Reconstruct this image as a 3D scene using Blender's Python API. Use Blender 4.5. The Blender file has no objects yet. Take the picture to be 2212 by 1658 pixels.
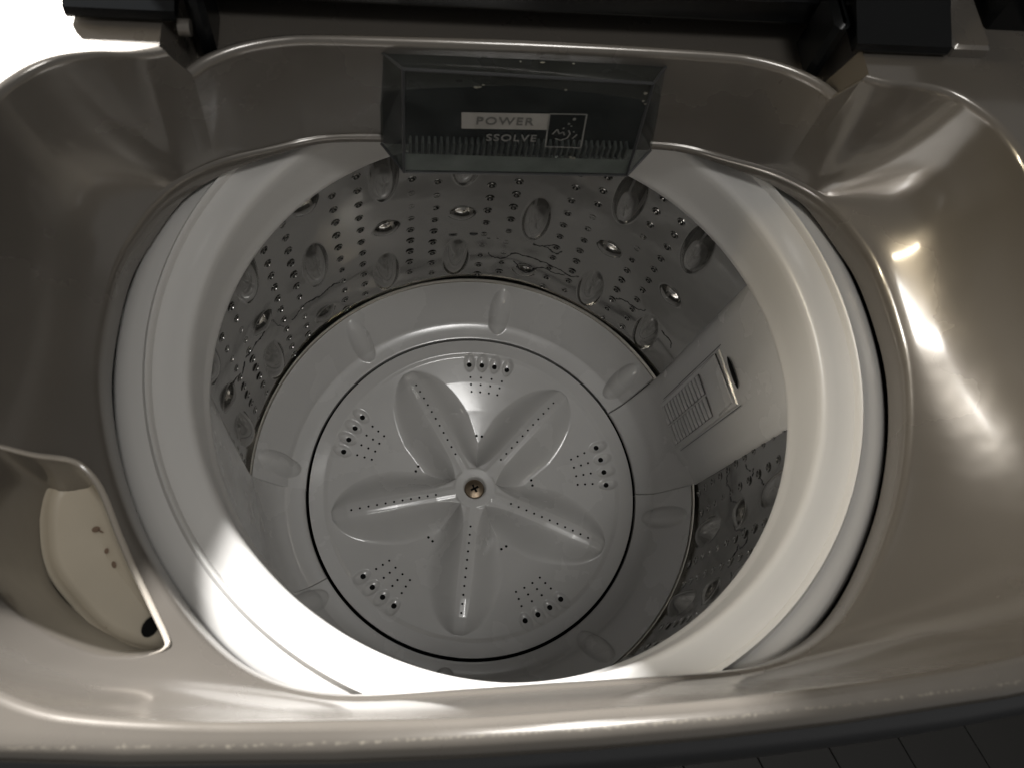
import bpy, math, random
import numpy as np
from mathutils import Matrix, Vector
random.seed(4); rng = np.random.default_rng(4)
S = bpy.context.scene
C = S.collection
R = math.radians

# ------------------------------------------------------------------ camera
cam_d = bpy.data.cameras.new('camera'); cam = bpy.data.objects.new('camera', cam_d); C.objects.link(cam)
cam.matrix_world = Matrix((
    (0.9900546, 0.0158069, -0.1397926, -0.0784),
    (-0.0666157, 0.9278826, -0.3668737, -0.2133),
    (0.1239120, 0.3725373, 0.9197074, 0.8177),
    (0, 0, 0, 1)))
cam_d.sensor_width = 36; cam_d.lens = 36 * 1792 / 2212
cam_d.clip_start = 0.01; cam_d.clip_end = 50
cam_d.dof.use_dof = True; cam_d.dof.focus_distance = 0.80; cam_d.dof.aperture_fstop = 13
S.camera = cam

# ------------------------------------------------------------------ world, lamps, exposure
W = bpy.data.worlds.new('World'); S.world = W; W.use_nodes = True
W.node_tree.nodes['Background'].inputs[0].default_value = (1.0, 0.98, 0.95, 1)
W.node_tree.nodes['Background'].inputs[1].default_value = 0.19
def lamp(name, loc, target, sx, sy, power, col, spread=180):
    d = bpy.data.lights.new(name, 'AREA'); d.shape = 'RECTANGLE'; d.size = sx; d.size_y = sy
    d.energy = power; d.color = col; d.spread = R(spread)
    o = bpy.data.objects.new(name, d); C.objects.link(o); o.location = loc
    o.rotation_euler = (Vector(target) - Vector(loc)).to_track_quat('-Z', 'Y').to_euler()
    return o
T = Vector((-0.12, -0.15, 0.38))
key = lamp('window_light', T + 2.0 * Vector((-.47, .76, .50)).normalized(), T, .07, .10, 225, (1.0, .99, .98))
side = lamp('side_window', (-1.45, .70, 1.10), (.25, -.06, .42), .20, .90, 21, (1.0, .97, .92))
side2 = lamp('side_window_pane', (-1.55, .36, 1.00), (.25, -.06, .42), .05, .90, 16, (1.0, .86, .62))
ceil_ = lamp('ceiling_light', (.36, -.46, 2.4), (0, 0, .1), .40, .40, 11, (1.0, .985, .955))
S.view_settings.view_transform = 'Standard'; S.view_settings.look = 'None'
S.view_settings.exposure = 0.0; S.view_settings.gamma = 1.0
S.render.engine = 'CYCLES'
S.cycles.max_bounces = 10; S.cycles.diffuse_bounces = 6; S.cycles.glossy_bounces = 6

# ------------------------------------------------------------------ materials
def mat(name, col, rough=.4, metal=0., spec=.5, coat=0., crough=.12, bump=0., bscale=60., bdist=.001, var=0., vscale=8., rvar=0.):
    m = bpy.data.materials.new(name); m.use_nodes = True
    n = m.node_tree.nodes; l = m.node_tree.links; b = n['Principled BSDF']
    b.inputs['Base Color'].default_value = (*col, 1); b.inputs['Roughness'].default_value = rough
    b.inputs['Metallic'].default_value = metal; b.inputs['Specular IOR Level'].default_value = spec
    b.inputs['Coat Weight'].default_value = coat; b.inputs['Coat Roughness'].default_value = crough
    tc = n.new('ShaderNodeTexCoord')
    if var or rvar:
        t = n.new('ShaderNodeTexNoise'); t.inputs['Scale'].default_value = vscale; t.inputs['Detail'].default_value = 6
        l.new(tc.outputs['Object'], t.inputs['Vector'])
    if var:
        mx = n.new('ShaderNodeMix'); mx.data_type = 'RGBA'
        mx.inputs[6].default_value = (*[c * (1 - var) for c in col], 1); mx.inputs[7].default_value = (*[min(1, c * (1 + var)) for c in col], 1)
        l.new(t.outputs['Fac'], mx.inputs[0]); l.new(mx.outputs[2], b.inputs['Base Color'])
    if rvar:
        mr = n.new('ShaderNodeMapRange'); mr.inputs[1].default_value = .3; mr.inputs[2].default_value = .7
        mr.inputs[3].default_value = max(.02, rough - rvar); mr.inputs[4].default_value = rough + rvar
        l.new(t.outputs['Fac'], mr.inputs[0]); l.new(mr.outputs[0], b.inputs['Roughness'])
    if bump:
        t2 = n.new('ShaderNodeTexNoise'); t2.inputs['Scale'].default_value = bscale; t2.inputs['Detail'].default_value = 3
        l.new(tc.outputs['Object'], t2.inputs['Vector'])
        bp = n.new('ShaderNodeBump'); bp.inputs['Strength'].default_value = bump; bp.inputs['Distance'].default_value = bdist
        l.new(t2.outputs['Fac'], bp.inputs['Height']); l.new(bp.outputs['Normal'], b.inputs['Normal'])
    return m
M = {}
M['cover'] = mat('champagne_plastic', (.140, .126, .109), rough=.27, metal=.35, spec=.5, coat=1., crough=.10, bump=.26, bscale=13, bdist=.004, var=.08, vscale=7, rvar=.09)
M['ring'] = mat('ivory_plastic', (.50, .488, .468), rough=.30, spec=.5, bump=.06, bscale=20, bdist=.002, var=.04, vscale=6)
M['grey'] = mat('warm_grey_plastic', (.52, .512, .50), rough=.24, spec=.5, coat=.55, bump=.16, bscale=22, bdist=.002, var=.05, vscale=14, rvar=.12)
M['steel'] = mat('wet_steel', (.33, .324, .31), rough=.12, metal=.95, bump=.30, bscale=13, bdist=.004, var=.03, vscale=9, rvar=.03)
M['bright'] = mat('bright_steel', (.75, .72, .66), rough=.12, metal=1.)
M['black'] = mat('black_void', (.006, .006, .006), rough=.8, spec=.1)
M['lid'] = mat('black_glass', (.004, .0045, .005), rough=.22, spec=.22, bump=.05, bscale=20)
M['cream'] = mat('cream_plastic', (.54, .475, .37), rough=.42, spec=.4, var=.14, vscale=22, bump=.15, bscale=40)
M['stain'] = mat('brown_stain', (.20, .13, .085), rough=.5, var=.3, vscale=80)
M['bead'] = mat('ivory_edge', (.34, .305, .26), rough=.26, coat=.3)
M['brass'] = mat('aged_screw_metal', (.20, .155, .11), rough=.35, metal=.9, var=.3, vscale=300, bump=.2, bscale=300)
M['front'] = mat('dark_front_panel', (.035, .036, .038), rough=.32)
M['board'] = mat('dark_floor_board', (.014, .013, .011), rough=.55, var=.3, vscale=7, bump=.2, bscale=30)
M['water'] = mat('dark_water_trail', (.012, .012, .012), rough=.08, spec=.6)
M['print'] = mat('silver_print', (.24, .23, .21), rough=.5, var=.22, vscale=90)
M['faded'] = mat('faded_print', (.15, .148, .138), rough=.5, var=.3, vscale=120)
M['printdark'] = mat('dark_print', (.09, .088, .08), rough=.5, var=.3, vscale=90)
M['grime'] = mat('pale_residue', (.22, .21, .17), rough=.6)

def smoked():
    m = bpy.data.materials.new('smoked_clear_plastic'); m.use_nodes = True
    n = m.node_tree.nodes; l = m.node_tree.links; n.clear()
    out = n.new('ShaderNodeOutputMaterial'); tr = n.new('ShaderNodeBsdfTransparent'); tr.inputs[0].default_value = (.55, .58, .57, 1)
    b = n.new('ShaderNodeBsdfPrincipled'); b.inputs['Base Color'].default_value = (.06, .066, .066, 1); b.inputs['Roughness'].default_value = .14; b.inputs['Coat Weight'].default_value = 1.
    tc = n.new('ShaderNodeTexCoord'); t = n.new('ShaderNodeTexNoise'); t.inputs['Scale'].default_value = 45; t.inputs['Detail'].default_value = 8
    l.new(tc.outputs['Object'], t.inputs['Vector'])
    mr = n.new('ShaderNodeMapRange'); mr.inputs[1].default_value = .35; mr.inputs[2].default_value = .75; mr.inputs[3].default_value = .20; mr.inputs[4].default_value = .42
    l.new(t.outputs['Fac'], mr.inputs[0])
    mx = n.new('ShaderNodeMixShader'); l.new(mr.outputs[0], mx.inputs[0]); l.new(tr.outputs[0], mx.inputs[1]); l.new(b.outputs[0], mx.inputs[2])
    l.new(mx.outputs[0], out.inputs[0]); return m
M['smoked'] = smoked()

def worn_cover():      # scuffed, sparkling wear along the outer front edge of the deck
    m = M['cover'].copy(); m.name = 'champagne_plastic_worn_edge'
    n = m.node_tree.nodes; l = m.node_tree.links; b = n['Principled BSDF']
    src = b.inputs['Base Color'].links[0].from_socket
    tc = n['Texture Coordinate']; sep = n.new('ShaderNodeSeparateXYZ'); l.new(tc.outputs['Object'], sep.inputs[0])
    t = n.new('ShaderNodeTexNoise'); t.inputs['Scale'].default_value = 520; t.inputs['Detail'].default_value = 6
    l.new(tc.outputs['Object'], t.inputs['Vector'])
    xx = n.new('ShaderNodeMath'); xx.operation = 'MULTIPLY'; l.new(sep.outputs['X'], xx.inputs[0]); l.new(sep.outputs['X'], xx.inputs[1])
    yy2 = n.new('ShaderNodeMath'); yy2.operation = 'MULTIPLY_ADD'; l.new(xx.outputs[0], yy2.inputs[0]); yy2.inputs[1].default_value = -.175; l.new(sep.outputs['Y'], yy2.inputs[2])
    ab = n.new('ShaderNodeMath'); ab.operation = 'ADD'; ab.inputs[1].default_value = .2214; l.new(yy2.outputs[0], ab.inputs[0])
    a2 = n.new('ShaderNodeMath'); a2.operation = 'ABSOLUTE'; l.new(ab.outputs[0], a2.inputs[0])
    band = n.new('ShaderNodeMapRange'); band.inputs[1].default_value = .0; band.inputs[2].default_value = .0016; band.inputs[3].default_value = .30; band.inputs[4].default_value = 0.
    l.new(a2.outputs[0], band.inputs[0])
    sm = n.new('ShaderNodeMath'); sm.operation = 'ADD'; l.new(band.outputs[0], sm.inputs[0]); l.new(t.outputs['Fac'], sm.inputs[1])
    th = n.new('ShaderNodeMapRange'); th.inputs[1].default_value = .74; th.inputs[2].default_value = 1.15; l.new(sm.outputs[0], th.inputs[0])
    mx = n.new('ShaderNodeMix'); mx.data_type = 'RGBA'; l.new(th.outputs[0], mx.inputs[0]); l.new(src, mx.inputs[6]); mx.inputs[7].default_value = (.42, .38, .31, 1)
    l.new(mx.outputs[2], b.inputs['Base Color'])
    return m
M['worn'] = worn_cover()

# ------------------------------------------------------------------ mesh helpers
def obj(name, verts, faces, m, parent=None, angle=35, mats=None, fmat=None, kind=None):
    me = bpy.data.meshes.new(name)
    verts = np.asarray(verts, dtype=np.float32).reshape(-1, 3)
    if isinstance(faces, np.ndarray) and faces.shape[1] == 4:
        nf = len(faces); me.vertices.add(len(verts)); me.vertices.foreach_set('co', verts.ravel())
        me.loops.add(nf * 4); me.loops.foreach_set('vertex_index', faces.astype(np.int32).ravel())
        me.polygons.add(nf); me.polygons.foreach_set('loop_start', np.arange(0, nf * 4, 4, dtype=np.int32))
        me.update(calc_edges=True); me.validate()
    else:
        me.from_pydata([tuple(map(float, v)) for v in verts], [], [tuple(map(int, f)) for f in faces]); me.update()
    for mm in (mats or [m]): me.materials.append(mm)
    if fmat is not None: me.polygons.foreach_set('material_index', np.asarray(fmat, dtype=np.int32))
    me.shade_smooth()
    if angle: me.set_sharp_from_angle(angle=R(angle))
    o = bpy.data.objects.new(name, me); C.objects.link(o)
    if parent: o.parent = parent
    if kind: o['kind'] = kind
    return o
def gridfaces(nr, nc, wrap=False, flip=False):
    i, j = np.meshgrid(np.arange(nr - 1), np.arange(nc if wrap else nc - 1), indexing='ij')
    j2 = (j + 1) % nc
    f = np.stack([i * nc + j, i * nc + j2, (i + 1) * nc + j2, (i + 1) * nc + j], -1).reshape(-1, 4)
    return f[:, ::-1] if flip else f
class MB:
    def __init__(s): s.v = []; s.f = []
    def add(s, v, f):
        k = len(s.v); s.v += [tuple(x) for x in v]; s.f += [tuple(int(a) + k for a in q) for q in f]
    def box(s, c, size, rot=None, bev=0.):
        x, y, z = [a / 2 for a in size]
        if bev:
            pts = []
            for sz in (-1, 1):
                for k, (inset, zz) in enumerate(((bev, z), (0, z - bev)) if sz > 0 else ((bev, -z), (0, -z + bev))):
                    pts.append([(sx * (x - ax), sy * (y - ay), zz) for sx, sy, ax, ay in
                        ((-1,-1,inset+bev,inset),(1,-1,inset+bev,inset),(1,-1,inset,inset+bev),(1,1,inset,inset+bev),(1,1,inset+bev,inset),(-1,1,inset+bev,inset),(-1,1,inset,inset+bev),(-1,-1,inset,inset+bev))])
            rings = [pts[0], pts[1], pts[3], pts[2]]; v = [p for r in rings for p in r]
            f = [tuple(reversed(range(8))), tuple(range(24, 32))]
            for a in range(3):
                for b in range(8): f.append((a*8+b, a*8+(b+1)%8, a*8+8+(b+1)%8, a*8+8+b))
        else:
            v = [(sx*x, sy*y, sz*z) for sz in (-1,1) for sx, sy in ((-1,-1),(1,-1),(1,1),(-1,1))]
            f = [(3,2,1,0),(4,5,6,7),(0,1,5,4),(1,2,6,5),(2,3,7,6),(3,0,4,7)]
        if rot is not None: v = [tuple(rot @ Vector(p)) for p in v]
        s.add([(p[0]+c[0], p[1]+c[1], p[2]+c[2]) for p in v], f)
    def tube(s, pts, rad, n=8, normal=None, flat=1.):
        pts = [Vector(p) for p in pts]; rings = []
        rr = rad if hasattr(rad, '__len__') else [rad] * len(pts)
        for i, p in enumerate(pts):
            t = (pts[min(i+1, len(pts)-1)] - pts[max(i-1, 0)]).normalized()
            up = Vector(normal(p)) if normal else Vector((0, 0, 1))
            if abs(t.dot(up)) > .97: up = Vector((0, 1, 0))
            a = t.cross(up).normalized(); b = a.cross(t).normalized()
            rings.append([p + a*math.cos(k*2*math.pi/n)*rr[i] + b*math.sin(k*2*math.pi/n)*rr[i]*flat for k in range(n)])
        v = [q for r in rings for q in r]; f = []
        for i in range(len(pts)-1):
            for k in range(n): f.append((i*n+k, i*n+(k+1)%n, (i+1)*n+(k+1)%n, (i+1)*n+k))
        f.append(tuple(reversed(range(n)))); f.append(tuple((len(pts)-1)*n+k for k in range(n)))
        s.add(v, f)
    def disc(s, c, nrm, rad, n=12, sx=1.):
        nrm = Vector(nrm).normalized(); a = nrm.orthogonal().normalized(); b = nrm.cross(a)
        s.add([Vector(c) + a*math.cos(k*2*math.pi/n)*rad*sx + b*math.sin(k*2*math.pi/n)*rad for k in range(n)], [tuple(range(n))])
    def build(s, name, m, parent=None, **k): return obj(name, s.v, s.f, m, parent, **k)
def spline(pts, per=16, closed=False):
    p = np.asarray(pts, float); n = len(p); out = []
    rngi = range(n) if closed else range(n - 1)
    for i in rngi:
        g = (lambda k: p[k % n]) if closed else (lambda k: p[min(max(k, 0), n - 1)])
        p0, p1, p2, p3 = g(i-1), g(i), g(i+1), g(i+2)
        for u in np.linspace(0, 1, per, endpoint=False):
            out.append(.5*((2*p1) + (-p0+p2)*u + (2*p0-5*p1+4*p2-p3)*u*u + (-p0+3*p1-3*p2+p3)*u**3))
    if not closed: out.append(p[-1])
    return np.array(out)
def sstep(x): x = np.clip(x, 0, 1); return x*x*(3-2*x)
def empty(name, parent=None, loc=(0, 0, 0)):
    o = bpy.data.objects.new(name, None); o.empty_display_size = .05; o.location = loc; C.objects.link(o)
    if parent: o.parent = parent
    return o
def lathe(name, prof, m, parent, n=256, a0=None, a1=None, **k):
    prof = np.asarray(prof, float)
    full = a0 is None
    th = np.linspace(0, 2*np.pi, n, endpoint=False) if full else np.linspace(R(a0), R(a1), n)
    v = np.stack([prof[:, 0][:, None]*np.cos(th), prof[:, 0][:, None]*np.sin(th), np.repeat(prof[:, 1][:, None], n, 1)], -1)
    return obj(name, v.reshape(-1, 3), gridfaces(len(prof), n, full, flip=True), m, parent, **k)

# ------------------------------------------------------------------ the floor
FZ = -.45
fl = MB(); fl.box((0, 0, FZ - .02), (8, 8, .02))
floor = fl.build('floor', M['black']); floor['kind'] = 'structure'
ang = R(-67.5); bw = .105
bdir = Vector((math.cos(ang), math.sin(ang), 0)); bperp = Vector((-math.sin(ang), math.cos(ang), 0))
b0 = MB(); b0.box((0, 0, 0), (1.6, bw - .0012, .018), bev=.0012)
bm0 = None
for i in range(-14, 12):
    p = Vector((.53, -.26, 0)) + bperp * ((i + .5) * bw) + bdir * .1
    if bm0 is None: bo = b0.build('floor_board', M['board'], floor); bm0 = bo.data
    else: bo = bpy.data.objects.new('floor_board', bm0); C.objects.link(bo); bo.parent = floor
    bo.location = (p.x, p.y, FZ); bo.rotation_euler = (0, 0, ang)

# ------------------------------------------------------------------ the washing machine
root = empty('washing_machine', loc=(0, 0, FZ + .01))
root['label'] = 'open top-loading washing machine with champagne deck, ivory tub ring and grey agitator disc'
root['category'] = 'washing machine'
body = empty('machine_parts')                      # world-zero helper, removed below: parts are built in tub coordinates
ALL0 = set(bpy.data.objects)

# ---- top cover: deck, basin wall, lip
DZ, AZ, LZ = .470, .450, .375
half = [(0, -.2140), (.05, -.2138), (.1, -.2115), (.15, -.2085), (.19, -.204), (.213, -.1985), (.235, -.187), (.255, -.168), (.271, -.137), (.2795, -.095), (.2800, -.035), (.2775, .02), (.2745, .055), (.2675, .077), (.257, .0915), (.243, .102), (.225, .1068), (.205, .1078), (.191, .1115)]
right = spline(half, 60); right = np.c_[right, np.full(len(right), DZ)]
arc = spline([(.183, .1155), (.174, .1245), (.158, .1335), (.137, .1395), (.115, .1415), (.06, .1425), (0, .143)], 40); arc = np.c_[arc, np.full(len(arc), AZ)]
notch = np.linspace((.191, .1115, DZ), (.183, .1155, AZ), 14)[1:-1]
h = np.concatenate([right, notch, arc]); mir = h[::-1][1:-1] * np.array([-1, 1, 1])
crest = np.concatenate([h, mir]); N = len(crest)
i_corner = len(right) - 1; i_v = len(right) + len(notch)
i_v2 = N - i_v; i_corner2 = N - i_corner
liph = [(0, -.2035), (.05, -.2035), (.1, -.2025), (.130, -.1975), (.155, -.1865), (.176, -.169), (.197, -.1425), (.2165, -.110), (.2325, -.070), (.2415, -.03), (.2425, .005), (.2385, .042), (.2295, .068), (.2130, .0965), (.187, .1195), (.152, .1365), (.128, .1450), (.1, .1480), (.05, .1485), (0, .1485)]
lp = spline(liph, 40); lp = np.concatenate([lp, lp[::-1][1:-1] * np.array([-1, 1])])
ta = np.arctan2(lp[:, 1], lp[:, 0]); o_ = np.argsort(ta)
cth = np.arctan2(crest[:, 1], crest[:, 0])
lr = np.interp(cth, ta[o_], np.hypot(lp[:, 0], lp[:, 1])[o_], period=2*np.pi)
lip = np.c_[lr*np.cos(cth), lr*np.sin(cth)]
out = crest[:, :2] / np.hypot(crest[:, 0], crest[:, 1])[:, None]
rho = .0045
rows = []
for a in np.linspace(0, np.pi/2, 6):                # rolled edge
    rows.append(np.c_[crest[:, :2] + out*rho*(1 - math.sin(a)), crest[:, 2] - rho*(1 - math.cos(a))])
K = 64
bowl = .22 + .36*sstep((np.abs(np.angle(np.exp(1j*(cth - np.pi/2)))) - R(48))/R(30))
bowl = bowl[:, None]
LZ = .3620 + .0130*sstep((np.abs(np.angle(np.exp(1j*(cth - np.pi/2)))) - R(42))/R(30))
for t in np.linspace(0, 1, K)[1:]:
    e = bowl*(1 - np.cos(t*np.pi/2)) + (1-bowl)*t; g = (bowl*np.sin(t*np.pi/2) + (1-bowl)*t)[:, 0]
    rows.append(np.c_[crest[:, :2] + (lip - crest[:, :2])*e, (crest[:, 2]-rho) + (LZ - crest[:, 2] + rho)*g])
inw = -np.c_[np.cos(cth), np.sin(cth)]
deepz = .3568 - .006*sstep((lr - .231)/.009)          # the lip skirt hangs lower where the ring leaves room
for d, u in ((.0012, .05), (.0024, .2), (.0030, .4), (.0032, .7), (.0032, .95), (.001, 1.), (-.006, 1.)):
    rows.append(np.c_[lip + inw*d, LZ + (deepz - LZ)*u])
V = np.stack(rows)                                   # rows x N x 3
# softener well pressed into the left front of the basin
well = spline([(-.2698, -.0860), (-.2655, -.0800), (-.2559, -.0797), (-.2440, -.0785), (-.2365, -.0830), (-.2289, -.0937), (-.2189, -.1153), (-.2108, -.1316), (-.203, -.1454), (-.1954, -.1589), (-.190, -.1680), (-.1885, -.1725), (-.1915, -.1762), (-.2, -.1785), (-.213, -.1775), (-.230, -.1695), (-.245, -.1580), (-.258, -.1410), (-.2668, -.1215), (-.2705, -.1020)], 12, closed=True)
def sdist(P, poly):                                  # signed distance, negative inside
    P = np.asarray(P); a = poly; b = np.roll(poly, -1, 0); d = np.full(len(P), 1e9); ins = np.zeros(len(P), bool)
    for (ax, ay), (bx, by) in zip(a, b):
        ex, ey = bx-ax, by-ay; t = np.clip(((P[:, 0]-ax)*ex + (P[:, 1]-ay)*ey)/(ex*ex+ey*ey+1e-15), 0, 1)
        d = np.minimum(d, np.hypot(P[:, 0]-ax-t*ex, P[:, 1]-ay-t*ey))
        c = ((ay > P[:, 1]) != (by > P[:, 1])); ins ^= c & (P[:, 0] < (bx-ax)*(P[:, 1]-ay)/(by-ay+1e-15) + ax)
    return np.where(ins, -d, d)
flat = V.reshape(-1, 3)
near = np.where((flat[:, 0] < -.17) & (flat[:, 1] < -.05) & (flat[:, 1] > -.2) & (flat[:, 2] > .374) & (flat[:, 2] < DZ - .002))[0]
sd = sdist(flat[near, :2], well)
wq = .0055 + .0055*sstep(((flat[near, 0]+.232)*-.30 + (flat[near, 1]+.140)*-.95)/.02)
dep = sstep(-sd / wq)
flat[near, 2] = flat[near, 2]*(1 - dep) + (.343)*dep
V = flat.reshape(V.shape)
basin = obj('basin_wall', V.reshape(-1, 3), gridfaces(len(V), N, True, flip=True), M['cover'], body, angle=40)
def basin_z(x, y):
    th = math.atan2(y, x); k = int(np.argmin(np.abs(np.angle(np.exp(1j*(cth-th)))))); r = math.hypot(x, y)
    col = np.stack(rows)[:6+K-1, k]; rr = np.hypot(col[:, 0], col[:, 1])
    return float(np.interp(r, rr[::-1], col[::-1, 2]))
# deck sheet outside the rolled edge
e0 = V[0]
def ray_rect(p, hx, y0, y1):
    d = p[:2] / np.hypot(*p[:2]); ts = []
    if abs(d[0]) > 1e-6: ts.append(hx/abs(d[0]))
    ts.append((y1/d[1]) if d[1] > 0 else (y0/d[1])) if abs(d[1]) > 1e-6 else None
    return d * min(ts)
def front_y(x): return float(np.interp(abs(x), [0, .05, .1, .176, .222, .32], [-.2205, -.2202, -.2190, -.2153, -.2110, -.203]))
deck = MB()
idx = list(range(i_corner2, N)) + list(range(0, i_corner + 1))
prevs = []
for i in idx:
    p = e0[i]; q = ray_rect(p, .305, front_y(p[0]*1.03), .19)
    d = q/np.hypot(*q)
    col = [(p[0], p[1], DZ)]
    for u in (.5, 1.): col.append((p[0]+(q[0]-p[0])*u, p[1]+(q[1]-p[1])*u, DZ))
    for a in (22, 45, 67, 90): col.append((q[0]+d[0]*.0090*math.sin(R(a)), q[1]+d[1]*.0090*math.sin(R(a)), DZ-.008*(1-math.cos(R(a)))))
    col.append((q[0]+d[0]*.0098, q[1]+d[1]*.0098, DZ-.024)); col.append((q[0]+d[0]*.002, q[1]+d[1]*.002, DZ-.027))
    prevs.append(col)
dv = np.array(prevs); nr, ncol = dv.shape[:2]
deck.add(dv.reshape(-1, 3), gridfaces(nr, ncol, False))
for s in (-1, 1):
    cx = s*.191; q = ray_rect(e0[i_corner]*np.array([s, 1, 1]), .305, -.2, .19)
    pc = e0[i_corner]*np.array([s, 1, 1])
    poly = [(pc[0], pc[1], DZ), (q[0], q[1], DZ), (s*.305, .30, DZ), (pc[0], .30, DZ)]
    deck.add(poly, [(0, 1, 2, 3) if s > 0 else (3, 2, 1, 0)])
    wall_ = [(pc[0], pc[1], DZ), (pc[0], .30, DZ), (pc[0]-s*.004, .30, .436), (pc[0]-s*.010, pc[1]+.005, .436)]
    deck.add(wall_, [(0, 1, 2, 3) if s > 0 else (3, 2, 1, 0)])
    wf = [(pc[0], pc[1], DZ), (pc[0]-s*.010, pc[1]+.005, .436), (e0[i_v][0]*s, e0[i_v][1], AZ)]
    deck.add(wf, [(0, 1, 2) if s > 0 else (2, 1, 0)])
ai = list(range(i_v, i_v2 + 1)); va = []
for i in ai:
    p = e0[i]; va.append([(p[0], p[1], AZ), (p[0]*1.004, p[1]+.0015, AZ-.001), (p[0]*1.004, p[1]+.003, .436), (p[0]*1.03, .30, .436)])
va = np.array(va); deck.add(va.reshape(-1, 3), gridfaces(len(ai), 4, False))
deck.build('deck', M['worn'], body, angle=40)

# hinge posts, rear console and added light-blocking boxes
for s in (1,):
    m_ = MB(); m_.box((s*.2600, .200, DZ+.0022), (.0250, .142, .012), bev=.0018); m_.build('hinge_post', M['cover'], body)
m_ = MB(); m_.box((0, .255, .4605), (.379, .10, .048), bev=.003); m_.box((0, .2175, .4790), (.482, .035, .0150), bev=.002); m_.box((.342, .200, DZ+.03), (.13, .096, .07), bev=.004); m_.build('rear_console_and_light_block', M['lid'], body)  # first two boxes are added to stop light leaking under the lid

# ---- cabinet
cab = MB(); cab.box((0, .03, -.012), (.60, .52, .85), bev=.012)
fp = []
for zz, yy in ((.4425, -.226), (.440, -.233), (.432, -.239), (.38, -.2445), (.2, -.247), (-.41, -.247)):
    fp.append([(x, yy + .0005 + (front_y(x)+.2205), zz) for x in np.linspace(-.305, .305, 41)])
fp = np.array(fp); front = obj('front_panel', fp.reshape(-1, 3), gridfaces(len(fp), 41), M['front'], body, angle=50)
sid = MB()
for s in (-1, 1): sid.box((s*.304, .03, .012), (.006, .52, .86), bev=.001)
sid.box((0, .30, .012), (.60, .006, .86), bev=.001)
for s in (-1, 1): sid.box((s*.3035, .2352, .4555), (.005, .129, .027)); sid.box((s*.2475, .3005, .4555), (.117, .005, .027))
sid.build('cabinet_shell', M['cover'], body)

# ---- lid, standing open
lidv = MB()
def lidsweep(x0, x1, prof, bev=.003):
    xs = (x0, x0+bev, x1-bev, x1); n_ = len(prof); c = np.mean(prof, 0); v = []
    for k, x in enumerate(xs):
        for y, z in prof:
            f_ = .94 if k in (0, 3) else 1.
            v.append((x, c[0]*0 + y, z - (0 if k in (1, 2) else .0)))
    f = [tuple(reversed(range(n_))), tuple(3*n_+q for q in range(n_))]
    for k in range(3):
        for q in range(n_): f.append((k*n_+q, k*n_+(q+1) % n_, (k+1)*n_+(q+1) % n_, (k+1)*n_+q))
    lidv.add(v, f)
def lp_(dz): return [(.1285, DZ+.0055+dz), (.1275, DZ+.008+dz), (.1285, DZ+.012+dz), (.150, DZ+.020+dz), (.172, DZ+.0265), (.186, DZ+.034), (.194, DZ+.048), (.198, DZ+.080), (.245, DZ+.42), (.270, DZ+.416), (.224, DZ+.070), (.214, DZ+.030), (.200, DZ+.012), (.170, DZ+.007+dz)]
lidsweep(-.240, -.1865, lp_(-.003)); lidsweep(-.1864, .1868, [(.1660, .4535), (.1650, .4560), (.1660, .4600)] + [(max(y, .1665 + .0012*k), z) for k, (y, z) in enumerate(lp_(.0)) if k > 2][:-1] + [(.1680, .4520)]); lidsweep(.1869, .246, lp_(-.004))
lid = lidv.build('lid', M['lid'], body)
lr_ = MB(); lr_.box((0, .1635, DZ+.004), (.37, .004, .003), bev=.001); lr_.build('lid_rail', M['lid'], lid)
hp = MB(); hp.tube([(-.1875, .131, .466), (-.1815, .131, .466)], .0045, 12); hp.build('hinge_pin', M['cover'], lid)
ha = MB()
for s in (-1, 1): ha.box((s*.178, .150, .462), (.010, .03, .045), bev=.003)
ha.build('hinge_arm', M['lid'], lid, kind='stuff')

# ---- softener tray
tray_o = spline([(-.2660, -.1037), (-.2668, -.0900), (-.2640, -.0812), (-.2565, -.0775), (-.2465, -.0780), (-.238, -.086), (-.230, -.0955), (-.2205, -.1153), (-.2125, -.1316), (-.2045, -.1454), (-.1975, -.1585), (-.1925, -.168), (-.1950, -.1722), (-.2050, -.1722), (-.2225, -.1660), (-.2335, -.1580), (-.2435, -.1478), (-.2550, -.1345), (-.2620, -.1215)], 10, closed=True)
cen = np.array([-.2345, -.1200])
def inset(poly, d):
    t = np.roll(poly, -1, 0) - np.roll(poly, 1, 0); n_ = np.c_[t[:, 1], -t[:, 0]]; n_ /= np.linalg.norm(n_, axis=1)[:, None] + 1e-12
    area = np.sum(poly[:, 0]*np.roll(poly[:, 1], -1) - np.roll(poly[:, 0], -1)*poly[:, 1])
    return poly + n_*(-d if area > 0 else d)
L = len(tray_o); tr_rows = []
z_out = .3525
for k, (d, z) in enumerate(((-.0010, .3535), (0, .3545), (.0012, .3535), (.002, .351), (.004, .347))):
    tr_rows.append(np.c_[inset(tray_o, d), np.full(L, z)])
last = inset(tray_o, .004)
for u in (.1, .25, .42, .6, .8, .95, 1.):
    tr_rows.append(np.c_[last + (cen-last)*u, np.full(L, .347 - .003*u)])
tv = np.stack(tr_rows)
tray = obj('softener_tray', tv.reshape(-1, 3), gridfaces(len(tv), L, True), M['cream'], body, angle=60)
dh = MB()
dh.add([(-.2052 + .0042*math.cos(a) + .001*math.sin(a), -.1600 + .0052*math.sin(a), .3548) for a in np.linspace(0, 2*np.pi, 20, endpoint=False)], [tuple(range(20))])
dhv = dh.build('drain_hole', M['black'], tray); 
st = MB()
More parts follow.
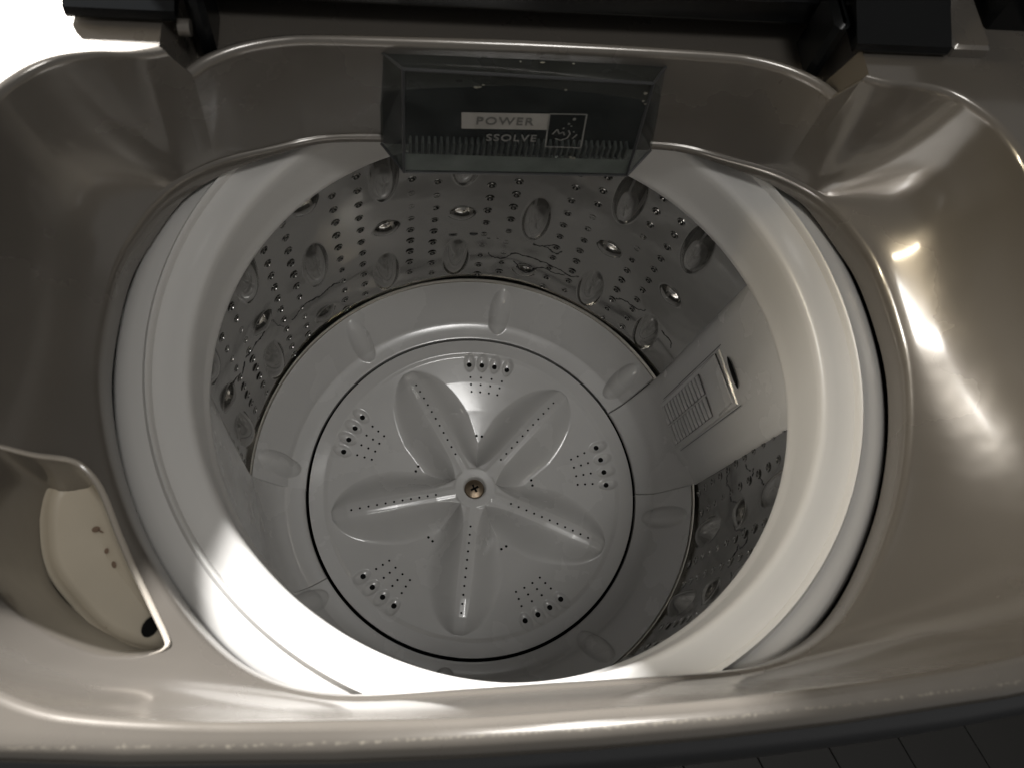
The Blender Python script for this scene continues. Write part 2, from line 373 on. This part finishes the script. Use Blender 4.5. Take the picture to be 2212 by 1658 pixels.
for (x, y, a, b_, ph) in ((-.2392, -.1068, .0022, .0017, .2), (-.2365, -.1080, .0018, .0005, -.5), (-.2325, -.1187, .0012, .0016, 0), (-.2280, -.1262, .0012, .0020, .4), (-.2330, -.1560, .0008, .0008, 0), (-.2290, -.1590, .0010, .0008, 0)):
    pts = [(x + a*math.cos(t)*math.cos(ph) - b_*math.sin(t)*math.sin(ph), y + a*math.cos(t)*math.sin(ph) + b_*math.sin(t)*math.cos(ph), .3495) for t in np.linspace(0, 2*np.pi, 12, endpoint=False)]
    st.add(pts, [tuple(range(12))])
sto = st.build('softener_stain', M['stain'], tray, kind='stuff')
bead_pts = [(-.2700, -.0835), (-.2655, -.0803), (-.2559, -.0797), (-.2440, -.0785), (-.2365, -.0830), (-.2289, -.0937), (-.2189, -.1153), (-.2108, -.1316), (-.203, -.1454), (-.1954, -.1589), (-.1902, -.1680), (-.1886, -.1722), (-.1905, -.1752), (-.1945, -.1768)]
bp_ = spline(bead_pts, 8); bd = MB()
rad = [.0011 + .0007*math.sin(min(1, i/(len(bp_)-1)*1.15)*math.pi*.9) for i in range(len(bp_))]
for i in range(len(rad)):
    if i > len(rad)*.84: rad[i] *= max(.2, 1-(i-len(rad)*.84)/(len(rad)*.17))
bd.tube([(p[0], p[1], basin_z(p[0], p[1]) - .0004) for p in bp_], rad, 10)
bd.build('tray_edge', M['bead'], tray)

# ---- dissolve box with smoked cover
BY = .128
fb = empty('dissolve_box')
fb.parent = body
fbm = MB()
ft = [(-.0710, BY, .4448), (.0768, BY, .4405), (.0840, BY, .3500), (-.0700, BY, .3490)]
bk = [(-.0845, .1455, .4400), (.0890, .1455, .4385), (.1020, .1455, .3560), (-.0850, .1455, .3560)]
fbm.add(ft + bk, [(3, 2, 1, 0), (0, 1, 5, 4), (1, 2, 6, 5), (3, 0, 4, 7), (2, 3, 7, 6)])
cvr = fbm.build('smoked_cover', M['smoked'], fb, angle=25)
bpn = MB(); bpn.add([(-.083, .1445, .439), (.0875, .1445, .4375), (.100, .1445, .357), (-.0835, .1445, .357)], [(3, 2, 1, 0)])
bpn.add([(-.066, .1405, .3640), (.078, .1405, .3640), (.079, .1405, .3535), (-.066, .1405, .3535)], [(3, 2, 1, 0)])
bpn.build('back_plate', mat('dark_back_plastic', (.022, .024, .024), rough=.3), fb)
sl = MB(); sl.add([(-.0695, .1290, .3675), (.0832, .1290, .3660), (.0838, .1290, .3508), (-.0695, .1290, .3500)], [(3, 2, 1, 0)])
sl.build('lower_shelf', mat('cloudy_grey_plastic', (.42, .43, .40), rough=.35, var=.4, vscale=60), fb)
fr = MB()
for a, b_ in ((0, 1), (1, 2), (2, 3), (3, 0)): fr.tube([ft[a], ft[b_]], .0010, 6)
for a in (0, 1, 2, 3): fr.tube([ft[a], bk[a]], .0009, 6)
fr.build('cover_edge', M['front'], fb)
rb = MB(); rb.box((0, 0, 0), (.0016, .006, .013), bev=.0003); rbm = None
for k in range(37):
    x = -.066 + k*.0040
    if rbm is None: ro = rb.build('rib', mat('rib_plastic', (.22, .22, .205), rough=.35), fb); rbm = ro.data
    else: ro = bpy.data.objects.new('rib', rbm); C.objects.link(ro); ro.parent = fb
    ro.location = (x, .1335, .3700)
gr = MB()
for x, z, r_ in ((-.0285, .4330, .0013), (-.0265, .4332, .0010), (-.0245, .4352, .0008), (.0250, .4335, .0010), (.0738, .4330, .0013), (.0745, .4260, .0009), (.0765, .4235, .001), (.040, .3700, .0012), (.0425, .3690, .0014)):
    gr.add([(x + r_*random.uniform(.7, 1.4)*math.cos(a), BY - .0008, z + r_*random.uniform(.5, 1.1)*math.sin(a)) for a in np.linspace(0, 2*np.pi, 8, endpoint=False)], [tuple(range(8))])
for x, w_ in ((-.003, .0007), (.010, .0016), (.0285, .0009)):
    gr.add([(x + w_*math.cos(a), .1375 + .0005*math.sin(a), .4440) for a in np.linspace(0, 2*np.pi, 8, endpoint=False)], [tuple(range(8))])
gr.build('residue_spots', M['grime'], fb, kind='stuff')
pl_ = MB(); PY = BY - .0006
pl_.add([(-.0356, PY, .4108), (.0183, PY, .4118), (.0200, PY, .3966), (-.0346, PY, .3957)], [(3, 2, 1, 0)])
pl_.build('label_bar', M['print'], fb)
sq = MB()
cs = [(.0188, .4118), (.0422, .4122), (.0450, .3796), (.0212, .3800)]
for k in range(4):
    (x1, z1), (x2, z2) = cs[k], cs[(k+1) % 4]; d = np.array([x2-x1, z2-z1]); d /= np.hypot(*d); n_ = np.array([-d[1], d[0]])*.0005
    sq.add([(x1+n_[0], PY, z1+n_[1]), (x2+n_[0], PY, z2+n_[1]), (x2-n_[0], PY, z2-n_[1]), (x1-n_[0], PY, z1-n_[1])], [(0, 1, 2, 3)])
def stroke(pts, w_):
    for k in range(len(pts)-1):
        (x1, z1), (x2, z2) = pts[k], pts[k+1]; d = np.array([x2-x1, z2-z1]); d /= np.hypot(*d); n_ = np.array([-d[1], d[0]])*w_
        sq.add([(x1+n_[0], PY, z1+n_[1]), (x2+n_[0], PY, z2+n_[1]), (x2-n_[0], PY, z2-n_[1]), (x1-n_[0], PY, z1-n_[1])], [(0, 1, 2, 3)])
for cx_, cz_, r_ in ((.0352, .4075, .0011), (.0326, .4030, .0008), (.0346, .4008, .0006), (.0300, .3985, .0007), (.0372, .3955, .0006)):
    sq.add([(cx_ + r_*math.cos(q), PY, cz_ + r_*1.2*math.sin(q)) for q in np.linspace(0, 2*np.pi, 8, endpoint=False)], [tuple(range(8))])
stroke([(.0238, .3925), (.0262, .3975), (.0282, .3930), (.0305, .3952), (.0318, .3918)], .0005)
stroke([(.0262, .3885), (.0300, .3868), (.0340, .3890), (.0352, .3935), (.0335, .3968)], .0005); stroke([(.0375, .3885), (.0398, .3930)], .0005)
sq.build('emblem', M['faded'], fb)
def text(body_, x, z, size, m, xs=1.):
    cu = bpy.data.curves.new('t', 'FONT'); cu.body = body_; cu.size = size; cu.align_x = 'LEFT'; cu.space_character = 1.18; cu.extrude = .00012; cu.offset = size*.012
    to = bpy.data.objects.new('t', cu); C.objects.link(to)
    me = bpy.data.meshes.new_from_object(to.evaluated_get(bpy.context.evaluated_depsgraph_get()))
    bpy.data.objects.remove(to); me.materials.clear(); me.materials.append(m)
    o = bpy.data.objects.new('lettering', me); C.objects.link(o); o.parent = fb
    o.matrix_local = Matrix.Translation((x, PY - .0004, z)) @ Matrix.Rotation(R(90), 4, 'X') @ Matrix.Rotation(R(.8), 4, 'Z') @ Matrix.Diagonal((xs, 1, 1, 1))
    return o
text('POWER', -.0262, .4006, .0096, M['printdark'], .98)
text('SSOLVE', -.0185, .3850, .0092, M['faded'], .94)

# ---- balance ring
pr = [(.1990, .293), (.1972, .2965), (.1975, .300), (.1988, .3035), (.1990, .312), (.1992, .328), (.1990, .336), (.1995, .341), (.2010, .3440), (.2035, .3452), (.209, .3458), (.215, .3468), (.2180, .3480), (.2192, .3486), (.2197, .3510), (.2204, .3538), (.2216, .3548), (.2228, .3536), (.2236, .3522), (.231, .3512), (.2385, .3485), (.2412, .3460), (.2420, .340), (.2420, .30)]
pp = np.array(pr)
lathe('balance_ring', pp, M['ring'], body, n=360, angle=50)
# outer tub, dark, seen through the gap
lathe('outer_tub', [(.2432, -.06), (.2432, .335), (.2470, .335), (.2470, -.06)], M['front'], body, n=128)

# ---- drum wall with dimples and perforations
RW = .2155; NT, NZ = 1500, 250
th = np.linspace(0, 2*np.pi, NT, endpoint=False); zz = np.linspace(.036, .300, NZ)
Tt, Zz = np.meshgrid(th, zz)
disp = np.zeros_like(Tt)                             # + is towards the axis
def bump(t0, z0, hw, hh, amp, p=1.):
    d = np.sqrt((np.angle(np.exp(1j*(Tt-R(t0))))*RW/hw)**2 + ((Zz-z0)/hh)**2)
    disp[:] += amp*np.clip(1-d**2, 0, 1)**p
cols = []
for k in range(19):
    tc_ = 37.4 + k*18.95
    if min(abs((tc_ - q + 180) % 360 - 180) for q in (9.5, 191.5)) < 13: continue
    typ = 2 if k % 3 == 2 else 1
    if typ == 1:
        bump(tc_, .247, .0138, .036, .0080, 1.); bump(tc_, .090, .0135, .0345, .0078, 1.); bump(tc_-.3, .169, .0135, .0100, .0062, .9)
    else:
        bump(tc_+.2, .169, .0135, .0350, .0076, 1.); bump(tc_, .076, .0125, .0105, .0058, .9); bump(tc_, .262, .0130, .0110, .0058, .9)
    cols.append((tc_ + 12.4, .0555)); cols.append((tc_ + 6.35, .0645))
disp += .0007*np.sin(Tt*7+1)*np.sin(Zz*40)
rr = RW - disp
# curl at the foot of the wall
vv = np.stack([rr*np.cos(Tt), rr*np.sin(Tt), Zz], -1)
drum = obj('drum_wall', vv.reshape(-1, 3), gridfaces(NZ, NT, True), M['steel'], body, angle=0)
pf = MB(); rim_v = MB()
for t0, z0 in cols:
    t0r = R(t0); er = Vector((-math.cos(t0r), -math.sin(t0r), 0)); et = Vector((-math.sin(t0r), math.cos(t0r), 0)); ez = Vector((0, 0, 1))
    for j in range(12):
        z = z0 + j*.01955
        c = -er*RW + ez*z + et*random.gauss(0, .0002)
        n_ = 10
        prof = ((.0040, .0002), (.0031, .0009), (.0027, .0009), (.0025, .0003))
        v = [c + er*d + (et*math.cos(a)*1.05 + ez*math.sin(a))*r_ for r_, d in prof for a in [2*math.pi*q/n_ for q in range(n_)]]
        f = [(i*n_+q, i*n_+(q+1) % n_, (i+1)*n_+(q+1) % n_, (i+1)*n_+q) for i in range(3) for q in range(n_)]
        rim_v.add(v, f)
        cb = c + er*.0004 - ez*.0005  # small steel dome added in each hole to give a bright glint
        rim_v.add([cb + (et*math.cos(a) + ez*math.sin(a))*.0012 for a in [2*math.pi*q/8 for q in range(8)]] + [cb + er*.0006 + (et*math.cos(a) + ez*math.sin(a))*.0005 for a in [2*math.pi*q/8 for q in range(8)]], [(q, (q+1) % 8, 8+(q+1) % 8, 8+q) for q in range(8)] + [tuple(range(8, 16))])
        pf.add([c + er*.0004 + (et*math.cos(a) + ez*math.sin(a))*.0026 for a in [2*math.pi*q/n_ for q in range(n_)]], [tuple(range(n_))])
pv = len(rim_v.v)
allv = rim_v.v + pf.v; allf = rim_v.f + [tuple(a+pv for a in f) for f in pf.f]
obj('perforations', allv, allf, None, drum, angle=60, mats=[M['steel'], M['black']], fmat=[0]*len(rim_v.f)+[1]*len(pf.f), kind='stuff')
# water trails on the wall
TR = [[(126.4, .1137), (128.4, .1184), (130.4, .1173), (132.5, .1158), (135.9, .1213), (137.7, .1235), (139.5, .1222), (141, .1182), (142.4, .1187)],
 [(145.4, .1248), (146.8, .136), (147.5, .1500), (148.4, .1549), (149.8, .156), (151.2, .1525), (152.7, .1506), (154.4, .1541), (157, .1544), (159.2, .16)],
 [(160, .158), (162.1, .1518), (164.6, .1634), (166.5, .1659)],
 [(74.5, .1291), (73, .1284), (71.7, .1297), (70.2, .1269), (69.4, .124), (68, .1237), (67, .1296)], [(71.7, .1297), (70.3, .1337), (69.3, .1371), (68.3, .1371)],
 [(85.5, .0988), (84.3, .0922), (80.9, .0938), (79.2, .1044), (75.8, .1044), (72.2, .1021), (69.3, .0997), (65.5, .0966), (62.8, .0931), (60.5, .0991)],
 [(78.7, .0901), (76.4, .0821), (73.5, .0806), (70.7, .0903), (67.3, .088), (64.2, .0915)], [(48.8, .1011), (46.4, .1074), (42.8, .1101), (40.5, .1196)], [(34, .1162), (32.3, .1146), (30.4, .1162), (29.2, .108)],
 [(-4.7, .1335), (-7.6, .1318), (-10.1, .1308), (-10.8, .1341), (-12.1, .1407), (-14, .1412), (-15.3, .1445), (-16.4, .1577), (-17.5, .1611)],
 [(-8.8, .1747), (-10, .1774), (-11, .1845)], [(-11, .19), (-12.3, .1889)], [(-12.7, .1998), (-14.4, .2059), (-16.1, .2123)],
 [(-25.9, .1978), (-28.3, .2015), (-29.3, .1952), (-28.1, .1835), (-29.5, .1865), (-30.5, .1814), (-31.6, .1782), (-33.3, .1823)], [(-35.3, .196), (-37.5, .2078), (-39.2, .2113)], [(-21.7, .1629), (-23.8, .1676), (-24.4, .1872)]]
wt = MB()
def rwall(t, z):
    i = int(round((z-.036)/(.300-.036)*(NZ-1))); j = int(round((t % 360)/360*NT)) % NT; return rr[min(max(i, 0), NZ-1), j]
for tr_ in TR:
    sp = spline(tr_, 5); pts = []; rad = []
    for q, (t, z) in enumerate(sp):
        t += random.gauss(0, .10); z += random.gauss(0, .0006); r_ = rwall(t, z) - .0002
        pts.append((r_*math.cos(R(t)), r_*math.sin(R(t)), z)); rad.append(random.choice((.0003, .0004, .0006, .0010, .0005)))
    wt.tube(pts, rad, 6, normal=lambda p: (-p[0], -p[1], 0), flat=.4)
for t, z, a, b_ in ((95.6, .1325, .0045, .0011), (90.3, .1335, .0042, .0019), (86.3, .1270, .0018, .0009), (84.0, .128, .0012, .0005)):
    wt.add([((RW-.0007)*math.cos(R(t)+a*math.cos(q)/RW), (RW-.0007)*math.sin(R(t)+a*math.cos(q)/RW), z+b_*math.sin(q)+.3*b_*math.cos(2*q)) for q in np.linspace(0, 2*np.pi, 14, endpoint=False)], [tuple(range(14))])
water = wt.build('water_trails', M['water'], drum, kind='stuff')

# ---- drum foot: two ring segments with dents, steel rim
prof = np.array([(.1672, -.006), (.1672, -.0008), (.1680, .0), (.172, .0008), (.178, .0022), (.1835, .0042), (.1852, .0062), (.1875, .0098), (.192, .0160), (.198, .0245), (.205, .0350), (.2108, .0440), (.2116, .0445), (.2120, .0437), (.2122, .036)])
from_r = np.linspace(0, 1, 70); cum = np.r_[0, np.cumsum(np.hypot(*np.diff(prof, axis=0).T))]; cum /= cum[-1]
def smooth_prof(pr_, n=64):
    s_ = spline(pr_, 8); c_ = np.r_[0, np.cumsum(np.hypot(*np.diff(s_, axis=0).T))]; u = np.linspace(0, c_[-1], n); return np.c_[np.interp(u, c_, s_[:, 0]), np.interp(u, c_, s_[:, 1])]
P64 = smooth_prof(prof, 72)
def foot(a0, a1, dents):
    n = int((a1-a0)*4); t = np.linspace(R(a0), R(a1), n); rr_, tt = np.meshgrid(P64[:, 0], t, indexing='ij'); z_ = np.repeat(P64[:, 1][:, None], n, 1)
    for d0 in dents:
        d = np.sqrt(((rr_-.1915)/.0175)**2 + (np.angle(np.exp(1j*(tt-R(d0))))*.19/.0112)**2)
        m_ = np.clip(1-d**2, 0, 1)**.8*.0078; z_ = z_ + m_*.75; rr_ = rr_ - m_*.55
    for s in (0, -1):                                # rounded ends
        z_[:, s] -= .004
    return obj('drum_foot', np.stack([rr_*np.cos(tt), rr_*np.sin(tt), z_], -1).reshape(-1, 3), gridfaces(len(P64), n, False, flip=True), M['grey'], body, angle=55)
foot(27.6, 178.4, (33.4, 79.4, 125.8, 172.1)); foot(209.6, 355.8, (347.7, 303.0, 258.3, 213.8))
lathe('steel_rim', [(.2123, .030), (.2124, .0478), (.2132, .0492), (.2143, .0482), (.2141, .036), (.2156, .036)], M['bright'], body, n=256)
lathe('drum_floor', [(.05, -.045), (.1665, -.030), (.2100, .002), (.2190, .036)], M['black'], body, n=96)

# ---- lint filters
def lint_filter(rot, cassette=True):
    e = empty('lint_filter'); e.parent = body; e.rotation_euler = (0, 0, R(rot))
    # s profile at centre: from pulsator gap up the wall
    pc = smooth_prof(np.array([(.1674, -.004), (.1674, .0004), (.172, .0012), (.179, .003), (.187, .0075), (.1945, .0165), (.2000, .030), (.2025, .048), (.2030, .07), (.2034, .15), (.2040, .22), (.2050, .30)]), 110)
    tt = np.r_[np.linspace(-15.9, -12.2, 16), np.linspace(-12, 12, 50), np.linspace(12.2, 15.9, 16)]
    v = []
    for r_, z in pc:
        row = []
        k = sstep((z-.012)/.05)
        skew = -17.0*max(0., z-.04)                   # leans a little to one side on its way up
        for a in tt:
            a_ = a + skew
            rad_ = r_/math.cos(R(a))*k + r_*(1-k) if k > 0 else r_
            rad_ = min(rad_, .2152)
            ed = max(0., (abs(a)-12.6)/3.3)
            rad_ = rad_ + (.2153-rad_)*(1-math.sqrt(max(0, 1-ed**2)))*k
            row.append((rad_*math.cos(R(a_)), rad_*math.sin(R(a_)), z - .003*(1-k)*(1 if abs(a) > 15.8 else 0)))
        v.append(row)
    v = np.array(v)
    pn = obj('filter_panel', v.reshape(-1, 3), gridfaces(len(pc), len(tt), False, flip=True), M['grey'], e, angle=60)
    if not cassette: return e
    X = .2030
    def pt(y, z, d=0.):
        yy = y + .0055 - .061*(z-.04); sk = R(-17.0*max(0., z-.04)); xx = X + (z-.07)*.0045 - d; y0 = y + .0055
        return (xx*math.cos(sk) - y0*math.sin(sk), xx*math.sin(sk) + y0*math.cos(sk), z)
    # raised cassette
    cb = MB()
    w_ = .0265
    ox = [(-w_, .040), (w_, .040), (w_, .200), (-w_, .200)]
    a_ = [pt(y, z, -.0005) for y, z in ox]; b_ = [pt(y*.94, .040+(z-.040)*.985+.001, .0011) for y, z in ox]
    cb.add(a_ + b_, [(4, 5, 6, 7), (0, 1, 5, 4), (1, 2, 6, 5), (2, 3, 7, 6), (3, 0, 4, 7)])
    cb.build('cassette', M['grey'], e, angle=20)
    gb = MB()
    for y0, y1 in ((-.0207, -.0010), (.0010, .0207)): gb.add([pt(y0, .046, .0013), pt(y1, .046, .0013), pt(y1, .150, .0013), pt(y0, .150, .0013)], [(0, 1, 2, 3)])
    gb.build('mesh_backing', mat('shadow_grey', (.10, .096, .09), rough=.6), e, angle=20)
    sm_ = MB(); sm_.box((0, 0, 0), (.0022, .0190, .0058), bev=.0006); me = None
    for k in range(12):
        for y in (-.0108, .0108):
            if me is None: s_ = sm_.build('slat', M['grey'], e); me = s_.data
            else: s_ = bpy.data.objects.new('slat', me); C.objects.link(s_); s_.parent = e
            s_.location = pt(y, .0505 + k*.0086, .0014)
    ct = MB()                                         # finger catch
    ct.box(pt(0, .178, .0016), (.003, .046, .034), bev=.001); ct.build('catch', M['grey'], e)
    ho = MB(); ho.add([pt(.0132*math.cos(q)*(1.1 if abs(math.cos(q)) > .5 else 1), .2105 + .0036*math.sin(q), .0012) for q in np.linspace(0, 2*np.pi, 20, endpoint=False)], [tuple(range(20))])
    ho.build('finger_slot', M['black'], e)
    ln = MB()
    for y in (-.0278, .0278):
        ln.add([pt(y-.0004, .034, .0004 if abs(y) < .02 else .0003), pt(y+.0004, .034, .0003), pt(y+.0004, .205, .0003), pt(y-.0004, .205, .0003)], [(0, 1, 2, 3)])
    ln.build('panel_seam', M['front'], e)
    return e
lint_filter(11.6); lint_filter(193.8, False)

# ---- pulsator
NR, NA = 200, 1080
r = np.linspace(.0075, .1640, NR); a = np.linspace(0, 2*np.pi, NA, endpoint=False)
Rr, Aa = np.meshgrid(r, a, indexing='ij')
floorz = np.interp(Rr, [0, .03, .05, .09, .12, .146, .150, .164], [-.030, -.029, -.0275, -.0175, -.0090, -.0028, -.0006, .0002])
zz_ = floorz.copy()
FIN = [45 + 72*k for k in range(5)]
ridge = np.interp(Rr, [0, .02, .04, .08, .11, .128, .140, .146], [.0022, .0022, .0030, .0070, .0075, .0060, .0015, -.0026])
best = np.full_like(Rr, -1.)
for f0 in FIN:
    da = np.angle(np.exp(1j*(Aa-R(f0)))); lat = np.abs(Rr*np.sin(da)); front_ = np.cos(da) > 0
    # oval footprint: half width grows from the hub, closes round at the end
    hw = .0385*np.sqrt(np.clip(1-((Rr-.085)/.0585)**2, 0, 1))
    hw = np.where(Rr < .085, np.interp(Rr, [0, .02, .05, .085], [.0260, .0265, .0320, .0385]), hw)
    top = .0042 + .013*np.exp(-np.clip(Rr-.016, 0, 1)/.0085)
    u = np.clip((lat-top)/np.maximum(hw-top, 1e-4), 0, 1)
    prof_ = np.where(lat < hw,   .20*(1-u) + .80*(.5+.5*np.cos(np.pi*u)), 0.); prof_ = np.where(front_, prof_, 0)
    soft = sstep((lat-.002)/.005); prof_ = np.where(lat < top + .003, np.minimum(prof_, 1-.03*soft), prof_)
    best = np.maximum(best, prof_)
hub = 1 - sstep((Rr-.0200)/.012)
best = np.maximum(best, hub)
zz_ = floorz + (np.maximum(ridge, floorz) - floorz)*best
# hub recess for the screw
zz_ -= .006*(1-sstep((Rr-.0095)/.0022))
holes = []
for k in range(5):
    for off in (8.3, 2.6, -3.1, -8.8):
        t0 = R(81 + 72*k + off); holes.append((.1385, t0, .0027, 0))
        e_ = np.sqrt(((Rr*np.cos(Aa-t0)-.1400)/.0095)**2 + ((Rr*np.sin(Aa-t0))/.0058)**2); e_ = np.where(np.cos(Aa-t0) > 0, e_, 9)
        zz_ -= .0028*np.clip(1-e_**2, 0, 1)**.7
    for rr0, w0 in ((.1245, 1.), (.1170, .965), (.1095, .93)):
        for off in (-7.9, -2.65, 2.65, 7.9): holes.append((rr0, R(81+72*k+off*w0*1.0), .00115, 1))
    for s in (-1, 1): holes.append((.0640, R(81+72*k+s*2.6), .0014, 1))
    for j in range(11): holes.append((.0400 + j*.0084, R(45+72*k), .0011, 1))
Z = lambda rr0, t0: float(zz_[min(NR-1, max(0, int(round((rr0-r[0])/(r[-1]-r[0])*(NR-1))))), int(round(t0/(2*np.pi)*NA)) % NA])
pul = obj('pulsator', np.stack([Rr*np.cos(Aa), Rr*np.sin(Aa), zz_], -1).reshape(-1, 3), gridfaces(NR, NA, True, flip=True), M['grey'], body, angle=0)
hb = MB()
for rr0, t0, rd, _ in holes:
    c = Vector((rr0*math.cos(t0), rr0*math.sin(t0), 0)); dz = .0006
    zr = (Z(rr0+.0015, t0)-Z(rr0-.0015, t0))/.003; zt = (Z(rr0, t0+.0015/rr0)-Z(rr0, t0-.0015/rr0))/.003
    er = Vector((math.cos(t0), math.sin(t0), zr)).normalized(); et = Vector((-math.sin(t0), math.cos(t0), zt)).normalized(); nn = er.cross(et).normalized()
    c.z = Z(rr0, t0); hb.disc(c + nn*.00035, nn, rd, 12)
hb.build('drain_holes', M['black'], pul, angle=0, kind='stuff')
pe = MB()
pe.add([(.1640*math.cos(t), .1640*math.sin(t), z) for z in (.0002, -.012) for t in np.linspace(0, 2*np.pi, 180, endpoint=False)], [(k, 180+k, 180+(k+1) % 180, (k+1) % 180) for k in range(180)])
pe.build('pulsator_skirt', M['front'], pul)
sc = MB()
n_ = 40; ring_ = []
for rr0, z in ((.0105, -.0052), (.0102, -.0030), (.0092, -.0016), (.0060, -.0006), (.003, -.0003)):
    ring_.append([(rr0*math.cos(t), rr0*math.sin(t), z) for t in np.linspace(0, 2*np.pi, n_, endpoint=False)])
sv = [p for q in ring_ for p in q]; sf = [(i*n_+k, i*n_+(k+1) % n_, (i+1)*n_+(k+1) % n_, (i+1)*n_+k) for i in range(4) for k in range(n_)] + [tuple(4*n_+k for k in range(n_))]
sc.add(sv, sf); screw = sc.build('screw', M['brass'], pul)
xs = MB()
for aa in (25, 115): xs.box((0, 0, -.0002), (.0085, .0020, .0012), rot=Matrix.Rotation(R(aa), 3, 'Z'))
xo = xs.build('cross_slot', M['black'], pul)
wa = MB(); wa.add([(q*math.cos(t), q*math.sin(t), z) for q, z in ((.0085, -.0035), (.0125, -.0035)) for t in np.linspace(0, 2*np.pi, 40, endpoint=False)], [(k, 40+k, 40+(k+1) % 40, (k+1) % 40) for k in range(40)])
wa.build('washer', M['brass'], pul)

# ---- hang every part under the machine
off = Matrix.Translation((0, 0, -(FZ + .01)))
for o in list(body.children):
    ml = o.matrix_basis.copy(); o.parent = root; o.matrix_parent_inverse = Matrix(); o.matrix_basis = off @ ml
bpy.data.objects.remove(body)
